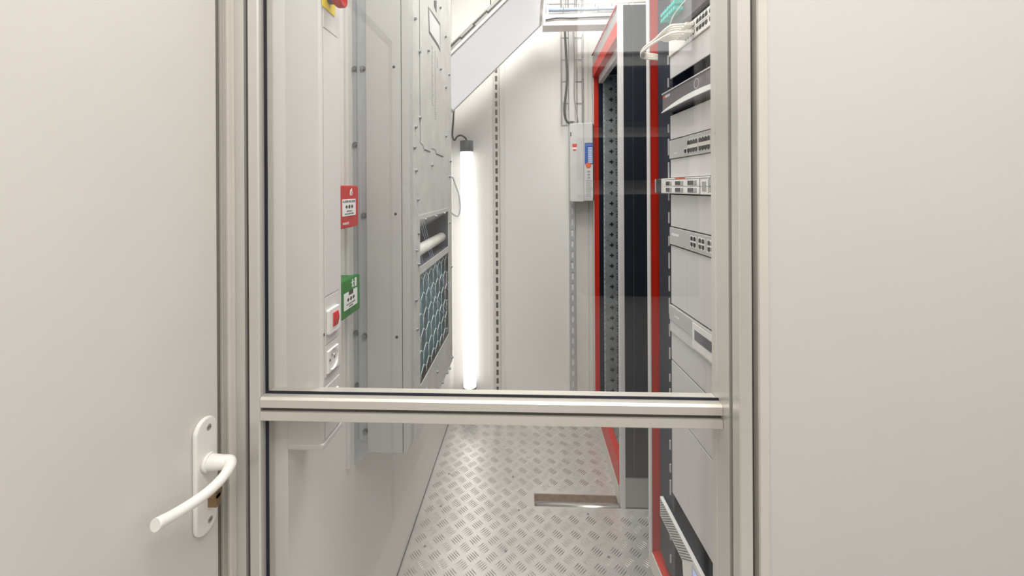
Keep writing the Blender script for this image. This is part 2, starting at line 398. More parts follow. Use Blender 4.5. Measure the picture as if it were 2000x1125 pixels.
# ============================================================ LEFT WALL EQUIPMENT
# vertical trunking column
YT = Yat(559, XW); XT = Xat(628, YT); YT2 = Yat(665, XT)
zb = Zat(870, XT, YT)
tk = thing('trunking_column', 'tall white plastic trunking on the left wall carrying switch and sockets', 'trunking', (XW, YT, zb))
body = MB()
body.prism([(XW, YT), (XT - .006, YT), (XT - .001, YT + .003), (XT, YT + .006), (XT, YT2), (XW, YT2)], 2, zb, CE - .05)
body.build('body', 'trunk', tk)
B(XW, XT + .0015, YT - .0015, YT2 + .0015, zb - .009, zb + .004).build('end_cap', 'trunk', tk, bevel=.003)
y_s = Yat(632, XT); y_e = Yat(657, XT); ym = (y_s + y_e) / 2
def zt_(py, px): return Zat(py, XT, Yat(px, XT))
seg = [(CE - .06, zt_(50, 630) + .001), (zt_(50, 630) - .001, zt_(579, 632) + .001), (zt_(579, 632) - .001, zt_(674, 632) + .001),
       (zt_(674, 632) - .001, zt_(733, 636)), (zt_(755, 632) - .001, zb + .01)]
for a, b in seg: B(XT, XT + .0022, y_s, YT2 - .012, b, a).build('cover_plate', 'trunk', tk, bevel=.0008)
for py in (652, 759): 
    z = zt_(py, 631); B(XT - .002, XT + .001, y_s - .003, y_s - .001, z - .003, z + .003).build('clip', 'black', tk)
# red rocker switch
zs = zt_(620, 647); ysw = ym
sw = thing('rocker_switch', 'white wall switch with red rocker on the trunking, above the round sockets', 'switch', (XT + .0022, ysw, zs))
MB().plate((XT + .0022, ysw, zs), PY, UP, rrect(.050, .053, .004), .007).build('plate', 'whitep', sw, bevel=.0015)
MB().prism([(XT + .0085, zs - .014), (XT + .0105, zs - .014), (XT + .0135, zs + .002), (XT + .0112, zs + .016), (XT + .0085, zs + .016)], 1, ysw - .009, ysw + .013).build('rocker', 'redsw', sw, bevel=.0008)
# round sockets
def socket(py, lbl):
    z = zt_(py, 646); x = XT + .0022
    s = thing('power_socket', lbl, 'socket', (x, ym, z), group='round sockets on the trunking')
    m = MB(); n = 32; hs = .0235; vs = []; fs = []
    def sq(i):
        a = 2 * math.pi * i / n; c_, s_2 = math.cos(a), math.sin(a); k_ = hs / max(abs(c_), abs(s_2)); return c_ * k_, s_2 * k_
    vs += [(x, ym + sq(i)[0], z + sq(i)[1]) for i in range(n)]; vs += [(x + .004, ym + sq(i)[0] * .97, z + sq(i)[1] * .97) for i in range(n)]
    for r, h in ((.0223, .004), (.0215, .003), (.0205, .0003)): vs += [(x + h, ym + r * math.cos(2 * math.pi * i / n), z + r * math.sin(2 * math.pi * i / n)) for i in range(n)]
    for k in range(4):
        for i in range(n): fs.append((k * n + i, k * n + (i + 1) % n, (k + 1) * n + (i + 1) % n, (k + 1) * n + i))
    fs.append(tuple(4 * n + i for i in range(n)))
    m.add(vs, fs, 0, False); m.build('socket_face', 'whitep', s)
    MB().cyl((x, ym - .001, z + .009), (x + .008, ym - .001, z + .009), .0024, 12).build('earth_pin', 'steel', s)
    k = MB(); k.cyl((x + .0006, ym - .0095, z), (x + .0009, ym - .0095, z), .0025, 12); k.cyl((x + .0006, ym + .0095, z), (x + .0009, ym + .0095, z), .0025, 12)
    k.build('socket_hole', 'black', s)
socket(697, 'round white wall socket on the trunking, just below the red switch')
socket(782, 'lower round white wall socket, half hidden by the cross bar')
# emergency stop
ze = Zat(-3, XT, Yat(650, XT)); es = thing('emergency_stop', 'red mushroom emergency stop button on a yellow plate', 'emergency stop', (XT, ym, ze))
zlo = Zat(8, XT, Yat(627, XT)); ypl = (Yat(628, XT) + Yat(654, XT)) / 2
MB().plate((XT + .0024, ypl, zlo + .032), PY, UP, rrect(.055, .064, .003), .0012).build('yellow_plate', 'yellow', es)
zk = zlo + .0285
k = MB(); k.cyl((XT + .0036, ypl, zk), (XT + .016, ypl, zk), .0125, 24); k.build('collar', 'dark', es)
k = MB(); k.cyl((XT + .015, ypl, zk), (XT + .022, ypl, zk), .015, 28, r2=.0205); k.cyl((XT + .022, ypl, zk), (XT + .036, ypl, zk), .0205, 28, r2=.0195)
k.build('button', 'red', es, bevel=.002)

# call points
def callpoint(name, lbl, m_, y0, y1, z0, z1, fire):
    xf = -.455; yc_, zc_ = (y0 + y1) / 2, (z0 + z1) / 2; hh = z1 - z0
    t = thing(name, lbl, 'call point', (XW, yc_, zc_))
    B(XW, xf - .012, y0 + .004, y1 - .004, z0 + .004, z1 - .004).build('back_box', m_, t, bevel=.002)
    MB().plate((xf - .013, yc_, zc_), PY, UP, rrect(y1 - y0, hh, .008), .013).build('housing', m_, t, bevel=.0025)
    hs_ = bpy.data.objects[[c.name for c in t.children if c.name.startswith('housing')][0]]
    k = MB(); ly, lz = y1 - .058, zc_ - (.002 if fire else .006)
    k.plate((xf, ly, lz), PY, UP, rrect(.076, .042, .002), .0012)
    ar = [(-.006, -.0028), (-.001, -.0028), (-.001, -.006), (.006, 0), (-.001, .006), (-.001, .0028), (-.006, .0028)]
    k.plate((xf + .0012, ly - .015, lz + .002), PY, UP, ar, .0004, 1)
    k.plate((xf + .0012, ly + .015, lz + .002), PY, UP, [(-a, b) for a, b in ar], .0004, 1)
    k.plate((xf + .0012, ly, lz + .002), PY, UP, circ(.0052), .0004, 1)
    if fire:
        k.text('ALARME INCENDIE', (xf + .0013, ly, lz + .015), PY, UP, .0085, 1)
        k.text('APPUYER ICI', (xf + .0013, ly, lz - .0095), PY, UP, .0055, 1)
        k.text("EN CAS D'INCENDIE", (xf + .0013, ly, lz - .016), PY, UP, .0055, 1)
    else:
        k.plate((xf + .0012, ly, lz + .0165), PY, UP, [(-.012, -.004), (.012, -.004), (.012, .006), (-.012, .006)], .0006, 1)
        k.text('EN CAS DE DANGER', (xf + .0013, ly, lz - .0095), PY, UP, .0055, 1)
        k.text('APPUYER', (xf + .0013, ly, lz - .016), PY, UP, .0055, 1)
    k.build('label', ['lab', 'ink'], hs_)
    g = MB(); gy, gz = y1 - .045, z1 - .016
    if fire:
        g.plate((xf, gy, gz), PY, UP, [(-.006, -.009), (.004, -.009), (.008, -.003), (.005, .003), (.003, .010), (-.001, .004), (-.003, .007), (-.006, .001), (-.008, -.004)], .0008)
        g.plate((xf + .0008, gy, gz), PY, UP, [(-.002, -.007), (.003, -.006), (.002, .0), (-.001, .003)], .0003, 1)
        MB().text('NUGELEC', (xf + .0004, y1 - .075, z0 + .012), PY, UP, .008).build('lettering', 'lab', hs_)
    else:
        g.plate((xf, gy + .017, gz), PY, UP, [(-.005, -.011), (.005, -.011), (.005, .011), (-.005, .011)], .0008)
        g.plate((xf, gy - .001, gz + .0085), PY, UP, circ(.0026, 10), .0008)
        g.plate((xf, gy, gz), PY, UP, [(-.005, -.010), (-.002, -.010), (-.001, -.004), (.003, -.010), (.006, -.010), (.002, -.002), (.003, .002), (.007, .001), (.007, .003), (.003, .005), (-.002, .006), (-.008, .002), (-.006, .001), (-.003, .003), (-.003, -.002)], .0008)
        g.plate((xf, gy - .02, z0 + .014), PY, UP, circ(.003, 10), .0006, 2); g.plate((xf, gy + .01, z0 + .016), PY, UP, circ(.003, 10), .0006, 2)
    g.build('pictogram', ['lab', 'redink', 'black'], hs_)
cy0, cy1 = .962, Yat(700, -.455)
callpoint('fire_call_point', 'red fire alarm call point with white label on the left wall', 'red', cy0, cy1, Zat(439, -.455, cy1), Zat(361, -.455, cy1), True)
callpoint('exit_call_point', 'green emergency exit call point with running figure, under the red one', 'green', cy0, Yat(702, -.455), Zat(602, -.455, cy1), Zat(533, -.455, cy1), False)

# vertical cream conduit channel between trunking and cooling unit
o = MB().prism([(XW, 1.09), (XW + .007, 1.09), (XW + .010, 1.095), (XW + .010, 1.115), (XW + .007, 1.12), (XW, 1.12)], 2, .70, CE).build('wall_rib', 'trunk', origin=(XW, 1.13, .62))
tag(o, 'narrow white vertical rib on the left wall beside the cooling unit', 'wall rib')

# ------------------------------------------------------------ cooling unit
XA = -.335; YA = Yat(690, XW + .001); YA2 = Yat(882, XA)
xa1 = Xat(718, YA); xa2 = Xat(787, YA); zab = Zat(880, XA, YA); zat = 2.54
ac = thing('cooling_unit', 'tall wall-mounted cooling unit with grey casing and galvanised front', 'air conditioner', (XW, YA, zab))
fg = MB(); fzb = Zat(906, XW, YA)
fg.prism([(XW, fzb), (XW + .012, fzb), (xa1, zab + .001), (xa1, zat), (XW, zat)], 1, YA, YA + .004)
fg.prism([(XW + .016, YA - .004), (XW + .022, YA - .004), (XW + .026, YA), (XW + .012, YA)], 2, zab + .03, zat)
fg.build('mounting_flange', 'acflange', ac)
cs = MB()
cs.box(xa1 + .0005, xa2 - .001, YA - .012, YA + .02, zab, zat)
cs.box(XW, xa2 - .001, YA + .02, YA2, zab, zab + .004); cs.box(XW, XA - .01, YA + .02, YA2, zat - .004, zat)
cs.box(XW, XA - .002, YA2 - .004, YA2, zab + .004, zat - .004)
cs.build('casing', 'acgrey', ac, bevel=.002)
es_ = MB(); es_.prism([(xa2 + .0008, zab), (XA - .012, zab), (XA - .001, zab + .03), (XA - .001, zat), (xa2 + .0008, zat)], 1, YA - .012, YA + .02)
es_.build('edge_panel', 'acgrey', ac, bevel=.0015)
ya = Yat(819, XA); yb_ = Yat(875.5, XA)
zd1, zd0 = Zat(428, XA, Yat(820, XA)), Zat(521, XA, Yat(820, XA))
zh1, zh0 = Zat(536, XA, Yat(820, XA)), Zat(752, XA, Yat(820, XA))
ft = MB(); th = .0025
ft.box(XA - th, XA, YA + .0205, ya, zab, zat); ft.box(XA - th, XA, yb_, YA2, zab, zat)
ft.box(XA - th, XA, ya, yb_, zd1, zat); ft.box(XA - th, XA, ya, yb_, zh1, zd0); ft.box(XA - th, XA, ya, yb_, zab, zh0)
ft.build('front_panel', 'galv', ac)
# recess with roller
rc = MB(); d = .075
rc.box(XA - d - .002, XA - d, ya, yb_, zd0, zd1); rc.box(XA - d, XA - th, ya - .002, ya, zd0, zd1); rc.box(XA - d, XA - th, yb_, yb_ + .002, zd0, zd1)
rc.box(XA - d, XA - th, ya, yb_, zd0 - .002, zd0)
rc.prism([(XA - d, zd1 - .05), (XA - th, zd1 - .001), (XA - th, zd1 + .001), (XA - d, zd1 - .048)], 1, ya, yb_, mi=1)
rc.build('recess', ['inner', 'galv'], ac)
zr = Zat(497, XA, Yat(822, XA)); MB().cyl((XA - .028, ya + .003, zr + .004), (XA - .028, yb_ - .01, zr + .004), .019, 22).build('roller', 'roller', ac)
fr = MB(); 
for a, b, c_, d_ in ((ya - .012, yb_ + .008, zd1, zd1 + .014), (ya - .012, ya, zd0 - .01, zd1), (yb_, yb_ + .008, zd0 - .01, zd1)): fr.box(XA, XA + .0015, a, b, c_, d_)
fr.build('recess_frame', 'galv', ac)
B(XA - .03, XA - .022, ya - .001, yb_ + .001, zh0 - .001, zh1 + .001).build('coil', 'coil', ac)
hx = MB(); side = .039; wd = side * math.sqrt(3)
def seg_(a, b):
    (y0, z0), (y1, z1) = a, b
    def clip(t0, t1, pq):
        return t0, t1
    ts = [0, 1]
    for p_, q_ in ((-(y1 - y0), y0 - ya), (y1 - y0, yb_ - y0), (-(z1 - z0), z0 - zh0), (z1 - z0, zh1 - z0)):
        if abs(p_) < 1e-9:
            if q_ < 0: return
        else:
            t = q_ / p_
            if p_ < 0: ts[0] = max(ts[0], t)
            else: ts[1] = min(ts[1], t)
    if ts[0] >= ts[1]: return
    P0 = (XA - .007, y0 + (y1 - y0) * ts[0], z0 + (z1 - z0) * ts[0]); P1 = (XA - .007, y0 + (y1 - y0) * ts[1], z0 + (z1 - z0) * ts[1])
    hx.cyl(P0, P1, .0015, 6)
for r_ in range(-1, 9):
    for c_ in range(-1, 9):
        cy_ = ya + c_ * wd + (r_ % 2) * wd / 2; cz_ = zh0 + r_ * side * 1.5
        pt = [(cy_ + side * math.sin(math.radians(60 * k)), cz_ + side * math.cos(math.radians(60 * k))) for k in range(6)]
        for k in (0, 1, 2): seg_(pt[k], pt[(k + 1) % 6])
hx.build('honeycomb_grille', 'hexw', ac)
# access cover with tabbed lower edge
ca, cb = Yat(821, XA), Yat(869, XA); cz0 = Zat(278, XA, ca)
cov = MB(); cov.plate((XA, 0, 0), PY, UP, [(ca, cz0), (ca + .03, cz0 - .002), (ca + .045, cz0 - .014), (ca + .13, cz0 - .016), (ca + .14, cz0 - .002), (ca + .20, cz0 - .001), (ca + .215, cz0 - .014), (cb - .03, cz0 - .016), (cb - .02, cz0 - .003), (cb, cz0 - .002), (cb, zat - .25), (ca, zat - .25)], .002)
cov.build('access_cover', 'galv', ac)
ed = MB()
for a, b in ((ca + .046, ca + .129), (ca + .216, cb - .031)): ed.box(XA + .0005, XA + .0008, a, b, cz0 - .019, cz0 - .016)
ed.box(XA + .0001, XA + .0009, ca - .002, ca, cz0, zat - .25)
ed.build('cover_seam', 'dark', ac)
# rating sticker with dark border, print columns
st = MB(); y0_, y1_ = Yat(838, XA), Yat(861, XA)
def zA(py, px): return Zat(py, XA, Yat(px, XA))
def quad(m, pts, th_, mi, off): m.plate((XA + off, 0, 0), PY, UP, [(Yat(a, XA), zA(b, a)) for a, b in pts], th_, mi)
quad(st, [(837, 12), (843, 20), (860, 45), (860, 101), (856, 92), (838, 64)], .0005, 0, .002)
quad(st, [(838.5, 17), (843, 25), (859, 50), (859, 94), (856, 86), (839.5, 60)], .0005, 1, .0026)
quad(st, [(848, 0), (853, 0), (853, 24), (848, 10)], .0005, 0, .0026)
st.build('rating_plate', ['dark', 'sticker'], ac)
pr_ = MB()
for i, (a, b, h0, h1) in enumerate(((843, 847, 88, 205), (849, 852, 98, 232), (853, 856, 112, 132))):
    zz0, zz1 = zA(h1, a), zA(h0, a); k = 0
    z = zz1
    while z > zz0:
        wd_ = random.uniform(.5, 1); pr_.box(XA + .002, XA + .0024, Yat(a, XA), Yat(a, XA) + (Yat(b, XA) - Yat(a, XA)) * wd_, z, z - .003); z -= .0075
pr_.build('printed_text', 'greyink', ac)
bm = [(811.7, 35), (820, 100), (836, 98), (860, 134), (871, 170), (877.7, 145), (820, 229), (811.7, 247), (871, 265), (871, 71), (860, 14),
      (809, 287), (812, 332), (815, 389), (879.6, 314), (878, 344), (843.6, 322), (829, 428), (850, 422), (867, 416), (877, 434), (816.5, 455),
      (813, 488), (816.5, 515), (880.5, 520), (811, 585), (813, 642), (813.6, 767), (852, 725), (871, 727), (862, 746), (845.5, 759), (831, 758), (881, 697), (876, 719)]
def boltmesh(name, axis, r, h):
    m = MB()
    d_ = Vector(axis)
    m.cyl((0, 0, 0), d_ * h * .3, r * 1.35, 14); m.cyl(d_ * h * .3, d_ * h, r, 6, smooth=False)
    me = bpy.data.meshes.new(name); me.from_pydata(m.v, [], m.f); me.materials.append(M['bolt']); me.update(); return me
bX = boltmesh('bolt', (1, 0, 0), .0048, .006); bY = boltmesh('bolt', (0, -1, 0), .0062, .008); bS = boltmesh('screw', (0, -1, 0), .003, .002)
bS.materials[0] = M['black']
def addbolt(me, pos, name='bolt'):
    o = bpy.data.objects.new(name, me); COL.objects.link(o); o.parent = ac; o.location = Vector(pos) - Vector(LOC[ac.name]); return o
for px, py in bm:
    Y = Yat(px, XA); on_cov = ca < Y < cb and zA(py, px) > cz0
    addbolt(bX, (XA + (.002 if on_cov else (.0015 if 419 < py < 520 and ya - .012 < Y < yb_ + .008 else 0)), Y, zA(py, px)))
for px, py in ((695, 133), (695, 281), (695, 648), (697, 750)): addbolt(bY, (Xat(px, YA), YA, Zat(py, XW, YA)))
for px, py in ((710, 133), (711, 419), (712, 654), (712, 840)): addbolt(bY, (Xat(px, YA), YA, Zat(py, XW, YA)))
for px, py in ((773, 133), (775, 416), (776, 653)): addbolt(bS, (Xat(px, YA), YA - .012, Zat(py, XW, YA)), 'screw')

# ============================================================ SLANTED LIGHT PANEL
yf, yn = 2.50, 1.785
xa_, za_ = Xat(1060, yf), Zat(50, 0, yf); xb_, zb__ = XW + .03, None
sl = (Zat(50, 0, yf) - Zat(220, -.3, yf)) / (Xat(1060, yf) - Xat(883, yf))
zb__ = za_ + (xb_ - xa_) * sl
dv = Vector((xa_ - xb_, 0, za_ - zb__)); Ls = dv.length; dv.normalize(); nn = Vector((dv.z, 0, -dv.x))   # normal facing down right
FR['LP'] = Matrix.Translation((xb_, yn, zb__)) @ Matrix(((dv.x, 0, -nn.x, 0), (0, 1, 0, 0), (dv.z, 0, -nn.z, 0), (0, 0, 0, 1)))
lp = thing('light_panel', 'square white light panel in aluminium frame hung slanting from the ceiling', 'ceiling light', (Ls / 2, .25, 0), 'LP')
Wp = yf - yn; b_ = .022
m = MB(); m.box(0, Ls, 0, b_, 0, .012); m.box(0, Ls, Wp - b_, Wp, 0, .012); m.box(0, b_, b_, Wp - b_, 0, .012); m.box(Ls - b_, Ls, b_, Wp - b_, 0, .012)
m.build('frame', 'whitep', lp, bevel=.002)
B(b_, Ls - b_, b_, Wp - b_, .003, .006).build('diffuser', 'led', lp)
H_ = .036
m = MB(); m.box(.0, Ls, .001, .004, .012, H_); m.box(0, Ls, Wp - .004, Wp - .001, .012, H_); m.box(0, .003, .004, Wp - .004, .012, H_); m.box(Ls - .003, Ls, .004, Wp - .004, .012, H_); m.box(0, Ls, 0.004, Wp - .004, H_ - .004, H_)
n_ = 9
for k in range(n_):
    a = .02 + k * (Ls - .04) / n_; w2 = (Ls - .04) / n_ * .55; z_ = .016 if k % 2 else .024
    m.box(a, a + (Ls - .04) / n_ + .003, -.0005, .0012, z_, z_ + .0065, 1); m.box(a, a + .006, -.0005, .0012, .016, .030, 1)
m.build('back_tray', ['plinth', 'black'], lp)
# suspension rods
for u, v in ((.45, .12), (.45, Wp - .12)):
    q = FR['LP'] @ Vector((u, v, .036)); o = MB().cyl(q, (q.x, q.y, CE), .0025, 8).build('suspension_rod', 'dark', origin=tuple(q))
    o.parent = lp; o.matrix_parent_inverse = lp.matrix_world.inverted()

# ============================================================ REAR WALL EQUIPMENT
YL = 2.625
xt, xt2 = Xat(911.5, YL), Xat(916, YL)
zt_top, zt_bot = Zat(274, 0, YL), Zat(775, 0, YL)
tl = thing('tube_light', 'long lit white tube lamp with dark end caps, upright on the rear wall', 'tube lamp', (xt2, YL, zt_bot))
def lerp(a, b, t): return a + (b - a) * t
def tp_(z): return (lerp(xt2, xt, (z - zt_bot) / (zt_top - zt_bot)), YL, z)
MB().cyl(tp_(zt_bot + .062), tp_(zt_top - .072), .041, 28).build('diffuser', 'tube', tl)
MB().cyl(tp_(zt_top - .072), tp_(zt_top), .043, 28).build('end_cap', 'capg', tl, bevel=.004)
MB().cyl(tp_(zt_bot), tp_(zt_bot + .062), .043, 28).build('end_cap', 'capg', tl, bevel=.004)
for zc_ in (zt_top - .1, zt_bot + .09):
    x_ = tp_(zc_)[0]; B(x_ - .012, x_ + .012, YL + .04, YR, zc_ - .01, zc_ + .01).build('clip', 'capg', tl)
cb_ = MB(); z0_ = zt_top
def rp(px, py, Y=2.60): return (Xat(px, Y), Y, Zat(py, 0, Y))
cb_.tube([tp_(z0_ - .004), rp(910, 269, YL), rp(901, 263), rp(893, 266), rp(888, 273), rp(884, 262), rp(886, 235), rp(888, 190)], .006, 8)
cb_.build('cable', 'cableb', tl)
o = MB().tube([rp(878, 350, 2.64), rp(884, 346, 2.64), rp(890, 362, 2.64), rp(896, 380, 2.655), rp(899, 405, 2.665), rp(895, 421, 2.65), rp(887, 420, 2.64), rp(880, 414, 2.64)], .005, 8).build('hanging_cable', 'cableg', origin=rp(880, 414, 2.64))
tag(o, 'loose grey cable loop hanging on the rear wall behind the tube lamp', 'cable')

# slotted uprights
def upright(name, px0, px1, z0, z1, mt, lbl, sw_, sh_, pitch, bk, Y=YR - .012):
    xa0, xa1_ = Xat(px0, Y), Xat(px1, Y); xm = (xa0 + xa1_) / 2
    t = thing(name, lbl, 'slotted rail', (xm, YR, z0))
    m = MB(); m.box(xa0, xm - sw_ / 2, Y, Y + .002, z0, z1); m.box(xm + sw_ / 2, xa1_, Y, Y + .002, z0, z1)
    z = z0
    while z < z1:
        m.box(xm - sw_ / 2, xm + sw_ / 2, Y, Y + .002, z, min(z1, z + pitch - sh_)); z += pitch
    m.box(xa0, xa0 + .002, Y + .002, YR, z0, z1); m.box(xa1_ - .002, xa1_, Y + .002, YR, z0, z1)
    m.build('rail', mt, t)
    B(xm - sw_ / 2 - .002, xm + sw_ / 2 + .002, Y + .006, Y + .007, z0, z1).build('slot_backing', bk, t)
upright('slotted_rail', 964, 976, Zat(787, 0, YR), CE - .3, 'upright', 'cream slotted upright rail on the rear wall, right of the tube lamp', .015, .036, .0555, 'dark')
upright('slotted_rail', 1112, 1123, Zat(798, 0, YR), Zat(246, 0, YR), 'acflange', 'pale blue-grey slotted rail running down below the fire control box', .013, .045, .07, 'lab', YR - .04)

# vertical wire basket with cable
yw = YR - .07
wb = thing('wire_basket_tray', 'upright wire basket cable tray on the rear wall above the control box', 'cable tray', (Xat(1119, yw), yw, Zat(243, 0, yw)))
m = MB(); zw0, zw1 = Zat(243, 0, yw), Zat(48, 0, yw)
for px, yo in ((1098, -.02), (1098, .05), (1108, .055), (1119, .055), (1130, .055), (1140, .05), (1140, -.02)):
    m.cyl((Xat(px, yw), yw + yo, zw0), (Xat(px, yw), yw + yo, zw1 + .5), .0022, 6)
z = zw0
while z < zw1 + .45:
    m.tube([(Xat(1098, yw), yw - .02, z), (Xat(1098, yw), yw + .055, z), (Xat(1140, yw), yw + .055, z), (Xat(1140, yw), yw - .02, z)], .0022, 6, sub=1); z += .143
m.build('wire_mesh', 'wire', wb)
o = B(Xat(1113, yw), Xat(1123, yw), yw + .005, yw + .04, zw0 + .02, CE - .25).build('cable_conduit', 'paint', origin=(Xat(1118, yw), yw, zw0))
tag(o, 'light grey square conduit running down inside the wire basket', 'conduit')
o = MB().tube([rp(1104, 20, 2.58), rp(1105, 60, 2.58), rp(1107, 110, 2.58), rp(1109, 150, 2.58), rp(1106, 185, 2.58), rp(1103, 215, 2.58), rp(1106, 235, 2.58), rp(1113, 243, 2.58)], .0075, 8).build('black_cable', 'cableb', origin=rp(1113, 243, 2.58))
tag(o, 'black cable hanging down in front of the wire basket', 'cable')
o = MB().tube([rp(1121, 60, 2.6), rp(1123, 120, 2.6), rp(1122, 180, 2.6), rp(1126, 215, 2.6), rp(1130, 240, 2.6)], .003, 6).build('thin_cable', 'cableg', origin=rp(1130, 240, 2.6))
tag(o, 'thin grey cable beside the conduit in the wire basket', 'cable')

# horizontal overhead tray with ducts
yt = 2.35
def Xt(px): return Xat(px, yt)
def Zt(py): return Zat(py, .2, yt)
o = MB().box(Xt(1062), 1.25, yt, yt + .10, Zt(50), Zt(28)).build('white_duct', 'whitep', origin=(Xt(1062), yt, Zt(50)), bevel=.003)
tag(o, 'white rectangular cable duct crossing overhead at the back', 'cable duct')
B(Xt(1062), Xt(1062) + .012, yt + .02, yt + .03, Zt(28), CE).build('x', 'wire')
bpy.data.objects.remove(bpy.data.objects['x'])
o = MB().tube([(Xt(1067), yt - .008, Zt(40)), (Xt(1090), yt - .010, Zt(37)), (Xt(1120), yt - .009, Zt(37.5)), (Xt(1150), yt - .010, Zt(37)), (Xt(1215), yt - .010, Zt(36))], .005, 8).build('black_cable', 'cableb', origin=(Xt(1067), yt, Zt(40)))
tag(o, 'thin black cable fixed along the front of the white overhead duct', 'cable')
o = MB().cyl((Xt(1074), yt + .05, Zt(12)), (1.2, yt + .05, Zt(10)), .010, 14).build('blue_pipe', 'bluepipe', origin=(Xt(1074), yt + .05, Zt(12)))
tag(o, 'pale blue pipe lying in the overhead wire tray', 'pipe')
o = MB().tube([(Xt(1074), yt + .04, Zt(22)), (Xt(1100), yt + .04, Zt(21)), (Xt(1140), yt + .04, Zt(23)), (Xt(1200), yt + .04, Zt(20)), (1.2, yt + .04, Zt(21))], .010, 10).build('grey_cable', 'cableg', origin=(Xt(1074), yt + .04, Zt(22)))
tag(o, 'thick grey cable in the overhead wire tray under the pale blue pipe', 'cable')
m = MB(); 
for zz, yy in ((Zt(27), yt + .01), (Zt(27), yt + .05), (Zt(27), yt + .09), (Zt(-6), yt + .0), (Zt(8), yt + .0), (Zt(-6), yt + .1), (Zt(8), yt + .1)):
    m.cyl((Xt(1066), yy, zz), (1.25, yy, zz), .002, 6)
x = Xt(1068)
while x < 1.2:
    m.tube([(x, yt, Zt(-8)), (x, yt, Zt(26.5)), (x, yt + .1, Zt(26.5)), (x, yt + .1, Zt(-8))], .002, 6, sub=1); x += .1
o = m.build('overhead_wire_tray', 'wire', origin=(Xt(1066), yt, Zt(27)))
tag(o, 'horizontal wire mesh tray overhead carrying the blue pipe', 'cable tray')
# bracket carrying duct and tray from the ceiling
o = MB().box(Xt(1066), Xt(1074), yt + .03, yt + .06, Zt(27), CE).build('tray_bracket', 'paint', origin=(Xt(1066), yt + .03, Zt(27)))
tag(o, 'grey hanger bracket at the left end of the overhead tray', 'bracket')

# fire control box
FR['CB'] = Matrix.Translation((Xat(1113, 2.55), 2.55, 0)) @ Matrix.Rotation(math.radians(-14), 4, 'Z')
zc0, zc1 = Zat(393, .25, 2.55), Zat(242, .25, 2.55)
cbx = thing('fire_control_box', 'light grey fire control box with blue label strip on the rear wall', 'control box', (0, 0, zc0), 'CB')
B(0, .143, .0, .10, zc0, zc1).build('housing', 'paint', cbx, bevel=.004)
m = MB(); m.box(.004, .088, -.006, .0, zc0 - .004, zc1 - .002); m.build('door', 'paint', cbx, bevel=.003)
k = 151.0 / (zc1 - zc0)
def zx(py): return zc1 - (py - 242) / k
m = MB(); m.plate((.032, -.006, zx(289)), PX, UP, [(-.014, .022), (.014, .022), (.014, -.008), (.008, -.019), (0, -.023), (-.008, -.019), (-.014, -.008)], .001, 0)
m.box(-.0145 + .032, .0145 + .032, -.0076, -.007, zx(291) - .005, zx(291) + .007, mi=1)
m.build('badge', ['redink', 'lab'], cbx)
B(.006, .012, -.008, -.006, zx(267), zx(259)).build('lock', 'black', cbx)
m = MB(); m.box(.094, .1425, -.002, 0, zx(322), zx(281), 0)
for i in range(8): m.box(.114, .141, -.003, -.002, zx(291 + i * 3.9) - .0045, zx(291 + i * 3.9) + .0045, 1)
m.box(.094, .1425, -.002, 0, zx(388), zx(322.5), 2)
m.plate((.116, -.002, zx(324)), PX, UP, circ(.017, 20), .003, 3)
for i in range(3): m.plate((.118, -.002, zx(336 + i * 6)), PX, UP, [(a * 1.7, b) for a, b in circ(.006, 12)], .0015, 4)
for i in range(14): m.box(.10, .10 + random.uniform(.025, .041), -.0026, -.002, zx(353 + i * 2.4) - .0022, zx(353 + i * 2.4) + .0012, 5)
m.text('EXTINCTION', (.119, -.0022, zx(285)), PX, UP, .0065, 1)
m.build('label_strip', ['blue', 'bluepale', 'sticker', 'orangeink', 'greyink', 'greyink'], cbx)

# ============================================================ FAR RACK
XF, YF0, YF1 = .414, 1.865, 2.60
xk = 1.02; zft = Zat(8, .45, YF0); 
fr_ = thing('open_rack', 'far open server rack with red trim and perforated galvanised rail', 'server rack', (XF, YF0, 0))
wv = Xat(1219, YF0) - XF
m = MB(); m.box(XF, XF + wv, YF0, YF0 + .03, 0, zft); m.box(XF, XF + .03, YF1 - .01, YF1 + .02, 0, zft - .005, 0)
m.build('corner_post', 'paint', fr_, bevel=.002)
m = MB(); m.box(XF + wv, Xat(1237, YF0) - .001, YF0 + .004, YF0 + .012, .14, zft - .004); m.box(Xat(1237, YF0) + .001, xk, YF0 + .004, YF0 + .012, .14, zft - .004)
m.build('side_panel', 'darkglass', fr_, bevel=.002)
m = MB(); m.box(XF + wv, xk, YF0 + .006, YF0 + .03, 0, .138); m.build('plinth', 'plinth', fr_, bevel=.001)
m = MB(); m.box(XF + .02, xk, YF0 + .03, YF1, zft - .01, zft); m.box(xk - .01, xk, YF0 + .03, YF1, .1, zft - .01); m.box(XF + .04, xk - .01, YF1 + .006, YF1 + .016, .1, zft - .01)
m.build('cabinet_shell', 'navy', fr_)
zr1, zr0 = EYE + .765, EYE + .695
m = MB(); m.box(XF + .002, XF + .02, YF0 + .03, YF1 - .012, zr1 + .002, zft - .002); m.build('top_rail', 'plinth', fr_)
m = MB(); m.box(XF - .004, XF + .03, YF0 + .031, YF1 - .012, zr0, zr1); m.build('red_top_trim', 'redpaint', fr_, bevel=.002)
m = MB(); m.box(XF - .006, XF + .002, YF0 + .03, YF1 + .0, zft, zft + .006); m.build('red_top_trim', 'redpaint', fr_)
m = MB(); m.box(XF + .031, XF + .055, YF0 + .032, YF1 - .04, zr0 - .045, zr0 + .02); m.build('inner_rail', 'paint', fr_)
yv = YF1 - .02
m = MB(); m.box(Xat(1161, yv), Xat(1170, yv), yv, yv + .008, .10, zr1); m.build('red_trim', 'redpaint', fr_, bevel=.001)
